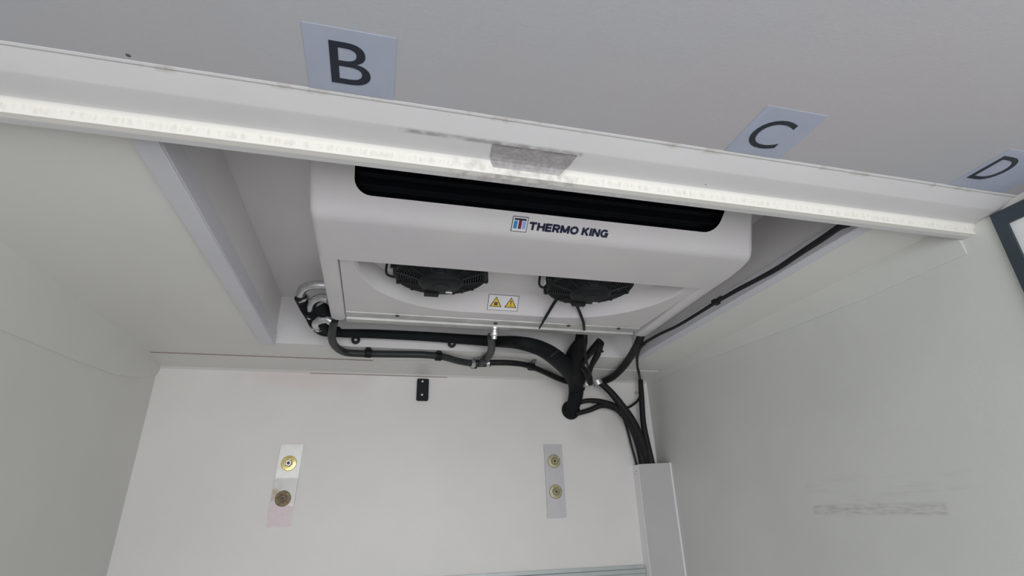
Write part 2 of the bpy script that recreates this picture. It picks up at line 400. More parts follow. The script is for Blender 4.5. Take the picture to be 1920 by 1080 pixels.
# ------------------------------------------------------------------ the cooling unit
unit = thing('evaporator_unit', V(.65, 2.2, 1.0), 'white ceiling cooling unit with black outlet slot and two black fans', 'cooling unit')
BY = 1.745
def slope(x, t, d=0.0):     # point on the sloping outlet face; d = out of the face
    return (x, BY - .8 * t - .6 * d, 1.0 + .6 * t - .8 * d)
HX0 = -.295
def hx1(y):                 # right edge of the body narrows towards the outlet
    k = [(1.30, 1.40), (1.50, 1.455), (1.62, 1.50), (1.70, 1.55), (1.80, 1.60), (1.95, 1.62), (2.2, 1.62), (3.0, 1.655)]
    for (a, p), (b, q) in zip(k, k[1:]):
        if y <= b: return p + (q - p) * max(0, (y - a)) / (b - a)
    return k[-1][1]
bm = bmesh.new()
TB = .030                    # slope face runs t = TB .. TE with the slot cut in it
TE = .44
def rrect(x0, x1, t0, t1, r, n=6):
    pts = []
    for cx, cy, a0 in ((x1 - r, t0 + r, -90), (x1 - r, t1 - r, 0), (x0 + r, t1 - r, 90), (x0 + r, t0 + r, 180)):
        for i in range(n + 1):
            a = math.radians(a0 + 90 * i / n); pts.append((cx + r * math.cos(a), cy + r * math.sin(a)))
    return pts
GX0, GX1, GT0, GT1 = -.14, 1.343, .100, .36
slot = rrect(GX0, GX1, GT0, GT1, .06)
yb_ = BY - .8 * TB; yt_ = BY - .8 * TE
cr_ = .03
outer = [slope(HX0 + cr_, TB), slope(hx1(yb_) - cr_, TB), slope(hx1(yt_) - cr_, TE), slope(HX0 + cr_, TE)]
vo, vi = fill_hole(bm, outer, [slope(x, t) for x, t in slot])
# the slot's inner walls
# rows along the underside profile; each row: side top, side, rounded corner, bottom ... mirrored
prof = [(TE, None), (TB, None), (.03, None), None]
rows = []
def row(y, z, inner=True):
    xr = hx1(y); c = cr_
    pts = [(HX0, 1.30)]
    for a in (0, 25, 50, 70): pts.append((HX0 + c - c * math.cos(math.radians(a)), z + c - c * math.sin(math.radians(a))))
    pts.append((HX0 + c, z)); pts.append((xr - c, z))
    for a in (70, 50, 25, 0): pts.append((xr - c + c * math.cos(math.radians(a)), z + c - c * math.sin(math.radians(a))))
    pts.append((xr, 1.30))
    return [bm.verts.new(V(x, y, zz)) for x, zz in pts]
PR = [slope(0, TE)[1:], slope(0, .3)[1:], slope(0, .18)[1:], slope(0, TB)[1:]] + [(BY - .8 * TB * (1 - u) ** 2 + TB * u * u, 1 + .6 * TB * (1 - u) ** 2) for u in (.2, .4, .6, .8, 1)] + [(1.85, 1.0), (1.95, 1.0), (2.098, 1.0)]
rows = [row(y, min(z, 1.262)) for y, z in PR]
for i in range(len(rows) - 1):
    for j in range(len(rows[0]) - 1):
        if i < 3 and j == 5: continue       # that span carries the slot
        bm.faces.new((rows[i][j], rows[i][j + 1], rows[i + 1][j + 1], rows[i + 1][j]))
bm.faces.new(rows[0])
# lip turned up behind the panel edge
a, b = rows[-1][5], rows[-1][6]
# side ribs running on to the front
def rib(x0f, x1f, y0, y1, zb=1.0, zi=1.018):
    ys = [y0, 2.4, 2.7, y1 - .06, y1 - .03, y1 - .01, y1]; zz = [0, 0, 0, 0, .008, .022, .045]
    rr = []
    for y, dz in zip(ys, zz):
        a, b = x0f(y), x1f(y); z = zb + dz; c = .026
        rr.append([bm.verts.new(V(*p)) for p in ((a, y, 1.30), (a, y, z + c), (a + c * .3, y, z + c * .3), (a + c, y, z), (b - c, y, z), (b - c * .3, y, z + c * .3), (b, y, z + c), (b, y, 1.30))])
    for i in range(len(rr) - 1):
        for j in range(7): bm.faces.new((rr[i][j], rr[i][j + 1], rr[i + 1][j + 1], rr[i + 1][j]))
    bm.faces.new(rr[-1]); bm.faces.new(rr[0])
rib(lambda y: HX0, lambda y: HX0 + .085, 2.097, 2.93)
rib(lambda y: hx1(y) - .085, hx1, 2.097, 2.93)
# intake deck with the scooped opening
ZD = 1.016
OX0, OX1 = -.15, 1.50
def open_pts(x0, x1, depth, rx, z, yb=2.098, n=14):
    pts = []
    for i in range(n + 1):
        a = math.radians(180 - 90 * i / n); pts.append((x0 + rx + rx * math.cos(a), yb + depth * math.sin(a) ** .92, z))
    for i in range(n + 1):
        a = math.radians(90 - 90 * i / n); pts.append((x1 - rx + rx * math.cos(a), yb + depth * max(math.sin(a), 0) ** .92, z))
    return pts
O1 = open_pts(OX0, OX1, .575, .55, ZD)
O2 = open_pts(OX0 + .012, OX1 - .012, .565, .545, ZD + .012)
O3 = open_pts(OX0 + .02, OX1 - .02, .50, .60, 1.110)
O4 = open_pts(OX0 + .035, OX1 - .035, .485, .59, 1.115)
xi0, xi1 = HX0 + .085, hx1(2.4) - .085
l1 = [bm.verts.new(V(*p)) for p in O1]; l2 = [bm.verts.new(V(*p)) for p in O2]; l3 = [bm.verts.new(V(*p)) for p in O3]; l4 = [bm.verts.new(V(*p)) for p in O4]
fr = [bm.verts.new(V(xi0, 2.098, ZD)), bm.verts.new(V(xi0, 2.765, ZD)), bm.verts.new(V(xi1, 2.765, ZD)), bm.verts.new(V(xi1, 2.098, ZD))]
h = len(l1) // 2
mid = bm.verts.new(V(.675, 2.765, ZD))
bm.faces.new([fr[0]] + l1[:h][::1] + [mid, fr[1]]); bm.faces.new([fr[3], fr[2], mid] + l1[h - 1:][::1])
for a, b in ((l1, l2), (l2, l3), (l3, l4)):
    for i in range(len(a) - 1): bm.faces.new((a[i], a[i + 1], b[i + 1], b[i]))
bm.faces.new(l4)
# front end and underside lip
bm.faces.new([bm.verts.new(V(*p)) for p in ((xi0, 2.765, ZD), (xi1, 2.765, ZD), (xi1, 2.765, 1.30), (xi0, 2.765, 1.30))])
bm.faces.new([bm.verts.new(V(*p)) for p in ((HX0 + .03, 2.096, 1.0), (hx1(2.1) - .03, 2.096, 1.0), (hx1(2.1) - .03, 2.096, 1.18), (HX0 + .03, 2.096, 1.18))])
box(bm, (HX0, 1.38, 1.296), (1.60, 2.76, 1.312))
finish('housing', bm, M['housing'], unit, smooth=35)
# outlet grille: dark backing, louvres, mesh
bm = bmesh.new()
v = [bm.verts.new(V(*slope(x, t, -.05))) for x, t in slot]; bm.faces.new(v)
w2 = [bm.verts.new(V(*slope(x, t, .0005))) for x, t in slot]
for i in range(len(v)): bm.faces.new((v[i], v[(i + 1) % len(v)], w2[(i + 1) % len(v)], w2[i]))
grille = finish('outlet_grille', bm, M['grille'], unit)
bmv = None
for k in range(5):
    t = GT0 + .03 + k * .045
    bm = bmesh.new()
    prism(bm, [slope(GX0 + .006, t, -.02), slope(GX0 + .006, t + .004, -.02), slope(GX0 + .006, t + .022, -.046), slope(GX0 + .006, t + .016, -.046)], (GX1 - GX0 - .012, 0, 0))
    finish('louvre', bm, M['grille'], grille)

# fans
def fan(cx, cy):
    R_ = .225; zp = 1.115
    bm = bmesh.new()
    lathe(bm, (cx, cy, zp), (0, 0, -1), [(0, .004), (R_ + .012, .002), (R_ + .012, .010), (R_ + .002, .016), (R_, .077), (R_ - .006, .085), (R_ - .018, .087), (R_ - .022, .080), (R_ - .022, .012)], 44)
    for k in range(8):
        a_ = k * PI / 4 + .2; c_, s_ = math.cos(a_), math.sin(a_)
        box(bm, (cx + c_ * (R_ + .006) - .012, cy + s_ * (R_ + .006) - .012, zp - .078), (cx + c_ * (R_ + .006) + .012, cy + s_ * (R_ + .006) + .012, zp - .004), .004)
    f = finish('fan', bm, M['black'], unit, smooth=40)
    def gz(r):      # the guard falls from the rim to the motor
        return .082 + (.215 - r) / .115 * .028
    bm = bmesh.new()
    for k in range(10):
        r = .108 + k * .0115
        tube(bm, [(cx + r * math.cos(a * PI / 20), cy + r * math.sin(a * PI / 20), zp - gz(r)) for a in range(41)], .0042, 1, 6, smooth=False)
    for k in range(12):
        a = k * PI / 6 + .1
        tube(bm, [(cx + r * math.cos(a), cy + r * math.sin(a), zp - gz(r) - .003) for r in (.10, .14, .18, .218)], .0065, 2, 6)
    finish('guard', bm, M['black'], f, smooth=True)
    for k in range(7):     # blades, at rest
        a = k * 2 * PI / 7
        bm = bmesh.new()
        q = []
        for r, da, z0 in ((.06, .0, .05), (.12, .10, .05), (.195, .22, .05)):
            for dd, dz in ((-.22, .014), (.22, -.012)):
                aa = a + da + dd; q.append((cx + r * math.cos(aa), cy + r * math.sin(aa), zp - z0 - dz))
        vv = [bm.verts.new(V(*p)) for p in q]; fs = [bm.faces.new((vv[0], vv[1], vv[3], vv[2])), bm.faces.new((vv[2], vv[3], vv[5], vv[4]))]
        ex = bmesh.ops.extrude_face_region(bm, geom=fs)
        for g in ex['geom']:
            if isinstance(g, bmesh.types.BMVert): g.co.z += .0018
        finish('blade', bm, M['grille'], f, smooth=True)
    bm = bmesh.new()
    lathe(bm, (cx, cy, zp), (0, 0, -1), [(0, .01), (.098, .01), (.108, .108), (.106, .118), (.098, .124), (.094, .132), (.086, .138), (.045, .140), (.04, .144), (0, .144)], 36)
    box(bm, (cx - .070, cy + .072, zp - .152), (cx + .0, cy + .098, zp - .132), .003)
    finish('motor', bm, M['black'], f, smooth=35)
    bm = bmesh.new(); box(bm, (cx + .030, cy + .048, zp - .1425), (cx + .062, cy + .062, zp - .138), .0008); finish('motor_label', bm, M['steel'], f)
    bm = bmesh.new(); tube(bm, [(cx - R_ - .002, cy + .0, zp - .012), (cx - R_ - .026, cy + .02, zp - .014), (cx - R_ - .028, cy + .05, zp - .066), (cx - R_ + .01, cy + .06, zp - .078)], .006, 5, 8)
    finish('mount_bracket', bm, M['black'], f, smooth=True)
    return f
fan(.245, 2.26)
f2 = fan(1.005, 2.26)
bm = bmesh.new(); box(bm, (1.005 - .2380, 2.275, 1.045), (1.005 - .2365 + .008, 2.31, 1.085)); finish('fan_label', bm, M['sticker'], f2)

# drain tray along the front edge
bm = bmesh.new()
tx0, tx1 = xi0 - .0, xi1 + .0
sweep_x(bm, [(2.772, 1.018), (2.774, 1.012), (2.822, 1.010), (2.826, 1.020), (2.868, 1.022), (2.872, 1.008), (2.935, 1.012), (2.985, 1.035), (3.00, 1.06), (3.00, 1.10), (2.99, 1.10), (2.80, 1.06)], tx0, tx1, 1)
M['tray'] = mat('drain_tray_metal', (0.62, 0.62, 0.60), 0.5, metal=0.35, noise=0.18, nscale=14, tint=(0.50, 0.49, 0.49))
tray = finish('drain_tray', bm, M['tray'], unit, smooth=25)
for px, py in ((745, 591), (929, 607), (1078, 600), (1166, 612)):
    p = at(px, py, 'z', 1.006)
    bm = bmesh.new(); lathe(bm, (p[0], max(2.775, min(p[1], 2.82)), 1.009), (0, 0, -1), [(0, 0), (.012, 0), (.012, .004), (.007, .007), (0, .007)], 12); finish('screw', bm, M['dark'], tray, smooth=True)
bm = bmesh.new()
p = at(921, 628, 'z', 1.0)
lathe(bm, (p[0], 2.90, 1.02), (0, .35, -1), [(0, 0), (.030, 0), (.030, .012), (.022, .018), (.022, .03), (.028, .034), (.028, .05), (.020, .056), (.020, .075), (0, .075)], 16)
finish('drain_spout', bm, M['steel'], unit, smooth=30)

# emblem and lettering on the sloping face
NQ = (0, -.6, -.8); Q0 = (0, BY, 1.0)
def sl(px, py): 
    p = onplane(px, py, Q0, NQ); return p.x, (BY - p.y) / .8
ex0, et1 = sl(961, 412); ex1, et0 = sl(986, 436)
_, et0b = sl(961, 433)
et0 = (et0 + et0b) / 2; EU = (0, -.8, .6)
def slab(x0, x1, t0, t1, d0, d1, m_, name, parent):
    bm = bmesh.new(); prism(bm, [slope(x0, t0, d0), slope(x1, t0, d0), slope(x1, t1, d0), slope(x0, t1, d0)], Vector(NQ) * (d1 - d0)); return finish(name, bm, m_, parent)
et1 = et0 + (ex1 - ex0) * 1.02
emb = slab(ex0, ex1, et0, et1, 0, .0012, M['navy'], 'emblem', unit)
ew = ex1 - ex0; eh = et1 - et0
slab(ex0 + .04 * ew, ex1 - .04 * ew, et0 + .04 * eh, et1 - .04 * eh, .001, .0016, M['sticker'], 'emblem_field', emb)
slab(ex0 + .12 * ew, ex1 - .12 * ew, et0 + .76 * eh, et0 + .88 * eh, .0015, .0022, M['navy'], 'emblem_bar', emb)
slab(ex0 + .12 * ew, ex0 + .34 * ew, et0 + .20 * eh, et0 + .70 * eh, .0015, .0022, M['blue'], 'emblem_block', emb)
slab(ex1 - .32 * ew, ex1 - .12 * ew, et0 + .20 * eh, et0 + .70 * eh, .0015, .0022, M['lblue'], 'emblem_block', emb)
slab(ex0 + .42 * ew, ex0 + .62 * ew, et0 + .20 * eh, et0 + .76 * eh, .0015, .0024, M['maroon'], 'emblem_stem', emb)
tx0_, tt1 = sl(994, 416); tx1_, tt0 = sl(1139, 443)
_, b0 = sl(996, 431)
bm = bmesh.new()
LW, LH = tx1_ - tx0_, tt1 - b0
def arc(cx, cy, rx, ry, a0, a1, n=14): return [(cx + rx * math.cos(math.radians(a0 + (a1 - a0) * i / n)), cy + ry * math.sin(math.radians(a0 + (a1 - a0) * i / n))) for i in range(n + 1)]
GL = {'T': (1.0, [[(0, .9), (1, .9)], [(.5, 0), (.5, .9)]]), 'H': (1.0, [[(.11, 0), (.11, 1)], [(.89, 0), (.89, 1)], [(.11, .5), (.89, .5)]]),
      'E': (.86, [[(.11, 0), (.11, 1)], [(0, .9), (.86, .9)], [(0, .5), (.8, .5)], [(0, .1), (.86, .1)]]),
      'R': (.98, [[(.11, 0), (.11, 1)], [(0, .9), (.6, .9)] + arc(.62, .67, .24, .23, 80, -80, 8) + [(.6, .44), (0, .44)], [(.52, .44), (.85, 0)]]),
      'M': (1.22, [[(.11, 0), (.11, 1)], [(1.11, 0), (1.11, 1)], [(.14, .95), (.61, .12)], [(1.08, .95), (.61, .12)]]),
      'O': (1.16, [arc(.58, .5, .46, .40, 0, 360, 28)]), 'K': (1.0, [[(.11, 0), (.11, 1)], [(.15, .42), (.85, 1)], [(.38, .6), (.88, 0)]]),
      'I': (.22, [[(.11, 0), (.11, 1)]]), 'N': (1.04, [[(.11, 0), (.11, 1)], [(.93, 0), (.93, 1)], [(.12, .97), (.92, .03)]]),
      'G': (1.14, [arc(.56, .5, .45, .40, 38, 325, 22) + [(1.0, .12), (1.0, .46), (.62, .46)]])}
x = 0; strokes = []
for ch in 'THERMO KING':
    if ch == ' ': x += .42; continue
    wd, st_ = GL[ch]
    for k in st_: strokes.append([(px + x, py) for px, py in k])
    x += wd + .15
TW = x - .15; hs = .15
for k in strokes:
    q = [Vector((px / TW * LW, py * LH)) for px, py in k]; th = hs * LH * .92
    Lf, Rt = [], []
    closed = (q[0] - q[-1]).length < 1e-6
    for i in range(len(q)):
        d0 = (q[i] - q[i - 1]).normalized() if i else None; d1 = (q[i + 1] - q[i]).normalized() if i < len(q) - 1 else None
        if closed and i in (0, len(q) - 1): d0 = (q[-1] - q[-2]).normalized(); d1 = (q[1] - q[0]).normalized()
        d_ = ((d0 or d1) + (d1 or d0)).normalized(); c_ = max(.6, d_.dot(d0 or d1)); nv = Vector((-d_.y, d_.x)) * th / c_
        Lf.append(q[i] + nv); Rt.append(q[i] - nv)
    fr_ = [(bm.verts.new(V(*slope(tx0_ + l.x, b0 + l.y, .0018))), bm.verts.new(V(*slope(tx0_ + r_.x, b0 + r_.y, .0018))), bm.verts.new(V(*slope(tx0_ + r_.x, b0 + r_.y, .0002))), bm.verts.new(V(*slope(tx0_ + l.x, b0 + l.y, .0002)))) for l, r_ in zip(Lf, Rt)]
    for i in range(len(fr_) - 1):
        for j in range(4): bm.faces.new((fr_[i][j], fr_[i][(j + 1) % 4], fr_[i + 1][(j + 1) % 4], fr_[i + 1][j]))
    if not closed: bm.faces.new(fr_[0]); bm.faces.new(fr_[-1][::-1])
finish('lettering', bm, M['navy'], unit)

# warning sticker on the scoop wall
def wall_pt(px, py):    # front wall of the scoop, as built between O2 and O3
    ya, za = 2.663, 1.028; yb, zb = 2.598, 1.110
    nn = Vector((0, zb - za, -(yb - ya))).normalized()
    return onplane(px, py, (0, ya, za), nn), nn
p1, nn = wall_pt(915, 551); p2, _ = wall_pt(972, 555); p3, _ = wall_pt(971, 584); p4, _ = wall_pt(915, 580)
upv = Vector((0, -.065, .082)).normalized(); out = Vector((0, -.082, -.065)).normalized()
sx0, sx1 = (p1.x + p4.x) / 2, (p2.x + p3.x) / 2
st = (p1 - Vector((0, 2.663, 1.028))).dot(upv); sb = (p3 - Vector((0, 2.663, 1.028))).dot(upv)
def wp(x, s, d): 
    b = Vector((0, 2.663, 1.028)) + upv * s + out * d; return (x, b.y, b.z)
def wslab(pts, d0, d1, m_, name, parent):
    bm = bmesh.new(); prism(bm, [wp(x, s, d0) for x, s in pts], out * (d1 - d0)); return finish(name, bm, m_, parent)
sw, sh = sx1 - sx0, st - sb
wst = wslab([(sx0, sb), (sx1, sb), (sx1, st), (sx0, st)], .0, .0016, M['ink'], 'warning_sticker', unit)
wslab([(sx0 + .015 * sw, sb + .025 * sh), (sx1 - .015 * sw, sb + .025 * sh), (sx1 - .015 * sw, st - .025 * sh), (sx0 + .015 * sw, st - .025 * sh)], .0015, .0022, M['sticker'], 'sticker_face', wst)
for i, cx_ in enumerate((.26, .75)):
    c = sx0 + cx_ * sw
    tri = lambda k, dy=0: [(c - .20 * sw * k, sb + .22 * sh + (1 - k) * .2 * sh), (c + .20 * sw * k, sb + .22 * sh + (1 - k) * .2 * sh), (c, sb + .88 * sh - (1 - k) * .35 * sh)]
    wslab(tri(1), .0021, .0028, M['ink'], 'warning_triangle', wst)
    wslab(tri(.8), .0027, .0034, M['yellow'], 'triangle_face', wst)
    if i == 0:
        bm = bmesh.new()
        for k in range(4):
            a = PI / 4 + k * PI / 2; qx, qs = c + .040 * sw * math.cos(a), sb + .42 * sh + .075 * sh * math.sin(a)
            prism(bm, [wp(qx + .030 * sw * math.cos(b * PI / 4), qs + .055 * sh * math.sin(b * PI / 4), .0033) for b in range(8)], out * .0007)
        finish('fan_symbol', bm, M['ink'], wst)
    else:
        bm = bmesh.new()
        prism(bm, [wp(c - .018 * sw, sb + .68 * sh, .0033), wp(c + .018 * sw, sb + .68 * sh, .0033), wp(c + .010 * sw, sb + .42 * sh, .0033), wp(c - .010 * sw, sb + .42 * sh, .0033)], out * .0007)
        prism(bm, [wp(c - .015 * sw, sb + .36 * sh, .0033), wp(c + .015 * sw, sb + .36 * sh, .0033), wp(c + .015 * sw, sb + .31 * sh, .0033), wp(c - .015 * sw, sb + .31 * sh, .0033)], out * .0007)
        finish('exclamation_mark', bm, M['ink'], wst)

# ------------------------------------------------------------------ pipes and hoses
def pts(lst):
    """each entry (px, py, axis, value)"""
    return [at(*p) for p in lst]
def add_tube(name, lst, rad, m_, parent=None, seg=12, sub=6):
    bm = bmesh.new(); tube(bm, pts(lst), rad, sub, seg); return finish(name, bm, m_, parent, smooth=True)

# refrigerant pipework at the left end of the unit
ref = thing('refrigerant_pipework', V(-.4, 2.9, 1.1), 'shiny pipe elbows with black couplings beside the left end of the cooling unit', 'pipe')
def elbow(a, rad=.026):
    bm = bmesh.new(); tube(bm, pts(a), rad, 6, 12); finish('pipe_elbow', bm, M['steel'], ref, smooth=True)
elbow([(612, 535, 'y', 2.86), (590, 534, 'y', 2.87), (572, 539, 'y', 2.9), (564, 550, 'y', 2.95), (567, 560, 'y', 3.0)])
elbow([(616, 562, 'y', 2.90), (602, 558, 'y', 2.91), (589, 564, 'y', 2.95), (584, 575, 'y', 3.0), (586, 588, 'y', 3.05)])
elbow([(622, 603, 'y', 2.98), (612, 598, 'y', 2.98), (600, 600, 'y', 3.0), (593, 607, 'y', 3.05), (598, 616, 'y', 3.1)])
def lump(a, b, r):
    bm = bmesh.new(); tube(bm, pts([a, b]), r, 1, 12, smooth=False); return finish('coupling', bm, M['rubber'], ref, smooth=30)
lump((563, 556, 'y', 2.98), (568, 566, 'y', 3.01), .036); lump((584, 584, 'y', 3.03), (588, 594, 'y', 3.06), .036); lump((592, 603, 'y', 3.06), (600, 614, 'y', 3.1), .034)
for a, b in (((566, 558, 'y', 2.99), (568, 562, 'y', 3.0)), ((586, 588, 'y', 3.04), (588, 591, 'y', 3.05)), ((595, 608, 'y', 3.08), (597, 611, 'y', 3.09))):
    bm = bmesh.new(); tube(bm, pts([a, b]), .040, 1, 12, smooth=False); finish('clamp_band', bm, M['steel'], ref, smooth=30)
add_tube('pipe_sleeve', [(567, 562, 'y', 3.01), (574, 577, 'y', 3.05), (584, 593, 'y', 3.10), (592, 608, 'y', 3.14), (606, 619, 'y', 3.2), (630, 622, 'y', 3.25)], .036, M['foam'], ref)
add_tube('pipe_sleeve', [(588, 590, 'y', 3.04), (597, 596, 'y', 3.02), (606, 606, 'y', 3.04), (614, 617, 'y', 3.15), (632, 622, 'y', 3.25)], .034, M['foam'], ref)
add_tube('pipe_sleeve', [(600, 573, 'y', 2.97), (606, 583, 'y', 2.98), (612, 592, 'y', 2.99), (618, 598, 'y', 3.0)], .042, M['foam'], ref)

# insulated bundle along the recess, down to the hole in the front wall
bun = thing('insulated_pipe_bundle', V(*at(1070, 770, 'y', 3.9)), 'thick black insulated pipe bundle running under the cooling unit into the wall', 'pipe')
add_tube('insulation', [(596, 616, 'y', 3.2), (630, 624, 'y', 3.26), (700, 626, 'y', 3.3), (800, 631, 'y', 3.3), (870, 636, 'y', 3.3), (930, 640, 'y', 3.26), (975, 643, 'z', .955), (1015, 654, 'z', .935), (1045, 673, 'z', .925), (1070, 698, 'z', .92), (1080, 722, 'y', 3.76), (1079, 745, 'y', 3.82), (1074, 762, 'y', 3.88), (1071, 770, 'y', 3.95)],
         [.022, .026, .029, .031, .034, .037, .042, .050, .058, .064, .060, .056, .052, .05], M['foam'], bun, 16)
add_tube('insulation', [(1090, 622, 'y', 3.2), (1089, 642, 'y', 3.2), (1078, 665, 'y', 3.3), (1075, 690, 'y', 3.45), (1086, 712, 'y', 3.65)], [.036, .046, .062, .066, .052], M['foam'], bun, 14)
bm = bmesh.new(); c = at(1070, 769, 'y', 3.94); lathe(bm, (c[0], 3.95, c[2]), (0, -1, 0), [(.072, 0), (.075, .01), (.070, .035), (.05, .05), (0, .052)], 24); finish('wall_grommet', bm, M['foam'], bun, smooth=40)
bm = bmesh.new(); tube(bm, [at(1083, 722, 'y', 3.78), at(1082, 730, 'y', 3.79)], .060, 1, 16, smooth=False); finish('tape_wrap', bm, M['rubber'], bun, smooth=30)
add_tube('cable_tie', [(1033, 668, 'z', .88), (1042, 661, 'z', .875), (1049, 657, 'z', .89)], .006, M['black'], bun, 6)

# drain hoses
dr = thing('drain_hose', V(*at(905, 682, 'z', .97)), 'dark grey drain hose with tee pieces hanging below the cooling unit', 'hose')
ZH = .972
add_tube('hose_section', [(627, 600, 'z', 1.03), (624, 612, 'z', 1.01), (622, 632, 'z', .985), (628, 648, 'z', ZH), (645, 660, 'z', ZH), (675, 663, 'z', ZH), (730, 664, 'z', ZH), (790, 665, 'z', ZH), (830, 669, 'z', ZH), (860, 677, 'z', .968), (884, 681, 'z', .965)], [.024] * 3 + [.0235] * 8, M['greyhose'], dr, 14)
add_tube('hose_section', [(921, 630, 'z', .985), (922, 645, 'z', .98), (920, 660, 'z', .975), (911, 675, 'z', .966)], .025, M['greyhose'], dr, 14)
add_tube('hose_section', [(918, 680, 'z', .965), (950, 680, 'z', .967), (985, 684, 'z', .967), (1015, 695, 'z', .963), (1045, 709, 'z', .955), (1075, 719, 'z', .945), (1095, 722, 'z', .935)], .021, M['rubber'], dr, 14)
add_tube('hose_section', [(1203, 626, 'z', 1.04), (1198, 640, 'z', 1.0), (1186, 662, 'z', .985), (1170, 686, 'z', .972), (1150, 706, 'z', .955), (1128, 717, 'z', .940)], [.024, .026, .026, .027, .027, .026], M['rubber'], dr, 14)
add_tube('hose_section', [(1124, 716, 'y', 3.80), (1145, 735, 'y', 3.80), (1165, 760, 'y', 3.80), (1185, 790, 'y', 3.82), (1203, 830, 'y', 3.86), (1216, 872, 'y', 3.895), (1220, 905, 'y', 3.90)], [.026, .027, .031, .036, .038, .038, .038], M['rubber'], dr, 14)
def tee(a, b, c, r, m_):
    bm = bmesh.new(); tube(bm, pts([a, b]), r, 1, 14, smooth=False)
    mid_ = tuple((p + q) / 2 for p, q in zip(at(*a), at(*b))); tube(bm, [mid_, at(*c)], r, 1, 14, smooth=False); return finish('tee_fitting', bm, m_, dr, smooth=30)
tee((884, 682, 'z', .965), (920, 681, 'z', .965), (911, 672, 'z', .967), .026, M['greyhose'])
tee((1096, 724, 'z', .932), (1128, 717, 'z', .944), (1120, 724, 'z', .925), .028, M['alu_dull'])
for a, b, r in (((882, 681, 'z', .965), (889, 682, 'z', .965), .030), ((912, 681, 'z', .965), (918, 681, 'z', .965), .030), ((1119, 713, 'y', 3.70), (1123, 721, 'y', 3.70), .036), ((1099, 719, 'y', 3.70), (1101, 724, 'y', 3.70), .034)):
    bm = bmesh.new(); tube(bm, pts([a, b]), r, 1, 16, smooth=False); finish('hose_clamp', bm, M['alu'], dr, smooth=30)

# clips holding hoses
def clip(px, py, ax, val, dx, dy, label, m_, size=.018, ln=14, knob=None):
    """strap seen from px,py to px+dx,py+dy on the given plane"""
    a = Vector(at(px, py, ax, val)); b = Vector(at(px + dx, py + dy, ax, val))
    t = thing('hose_clip', V(*a), label, 'clip', 'clips holding the hoses')
    bm = bmesh.new(); d = (b - a)
    tube(bm, [tuple(a), tuple(b)], size, 1, 8, smooth=False); finish('strap', bm, m_, t, smooth=30)
    bm = bmesh.new(); nn_ = (0, -1, 0) if ax == 'y' else (0, 0, -1)
    lathe(bm, tuple(b), nn_, [(0, 0), (size * 1.5, 0), (size * 1.5, size * 1.1), (size * 1.1, size * 1.3), (0, size * 1.3)], 16); finish('eyelet', bm, m_, t, smooth=30)
    bm = bmesh.new(); lathe(bm, tuple(b), nn_, [(0, size * 1.2), (size * .8, size * 1.25), (size * .6, size * 1.8), (0, size * 1.9)], 12); finish('screw', bm, M['steel'], t, smooth=30)
clip(671, 626, 'y', 3.355, -4, 12, 'black strap clip with screw below the pipe bundle, nearest the left corner', M['black'])
clip(850, 636, 'y', 3.355, -3, 9, 'black strap clip with screw below the pipe bundle, left of the tee', M['black'])
def band_clip(px, py, label, post, m_=None):
    a = Vector(at(px, py, 'z', ZH)); t = thing('hose_clip', V(*a), label, 'clip', 'clips holding the hoses')
    bm = bmesh.new()
    tube(bm, [tuple(a + Vector((-.018, -.004, 0))), tuple(a + Vector((.018, .004, 0)))], .031, 1, 16, smooth=False); finish('band', bm, M['black'], t, smooth=30)
    bm = bmesh.new(); box(bm, (a.x - .014, a.y - (.10 if post else .045), .985), (a.x + .014, a.y, 1.0), .003); finish('tab', bm, m_ or M['black'], t)
band_clip(690, 662, 'black band clip round the drain hose after its bend', False)
band_clip(822, 668, 'black band clip round the drain hose left of the first tee', False)
band_clip(889, 683, 'metal and black clip at the left tee of the drain hose', True, M['tab'])
band_clip(996, 687, 'metal tabbed clip on the drain hose right of the tee', True, M['tab'])

# hoses from the bundle down to the corner cover
lh = thing('black_hose_run', V(*at(1215, 868, 'y', 3.85)), 'black hoses curving down from the pipe bundle into the corner cover', 'hose')
add_tube('hose', [(1084, 755, 'y', 3.86), (1105, 751, 'y', 3.84), (1130, 754, 'y', 3.84), (1155, 764, 'y', 3.85), (1178, 790, 'y', 3.85), (1195, 825, 'y', 3.88), (1206, 870, 'y', 3.91), (1210, 905, 'y', 3.91)], [.018, .018, .022, .026, .028, .03, .031, .031], M['rubber'], lh)
add_tube('hose', [(1080, 776, 'y', 3.88), (1105, 769, 'y', 3.86), (1130, 760, 'y', 3.85), (1155, 767, 'y', 3.87), (1172, 785, 'y', 3.88)], [.018, .020, .022, .022, .018], M['rubber'], lh)
add_tube('hose', [(1201, 712, 'y', 3.86), (1203, 745, 'y', 3.86), (1206, 790, 'y', 3.86), (1213, 830, 'y', 3.86), (1222, 872, 'y', 3.85), (1226, 905, 'y', 3.85)], [.020, .023, .023, .026, .028, .028], M['rubber'], lh)
add_tube('wire', [(1168, 782, 'y', 3.91), (1176, 805, 'y', 3.92), (1184, 835, 'y', 3.92), (1193, 868, 'y', 3.92), (1200, 900, 'y', 3.92)], .009, M['rubber'], lh, 8)
add_tube('wire', [(1168, 767, 'y', 3.88), (1182, 762, 'y', 3.89), (1194, 753, 'y', 3.88), (1200, 744, 'y', 3.87)], .010, M['rubber'], lh, 8)

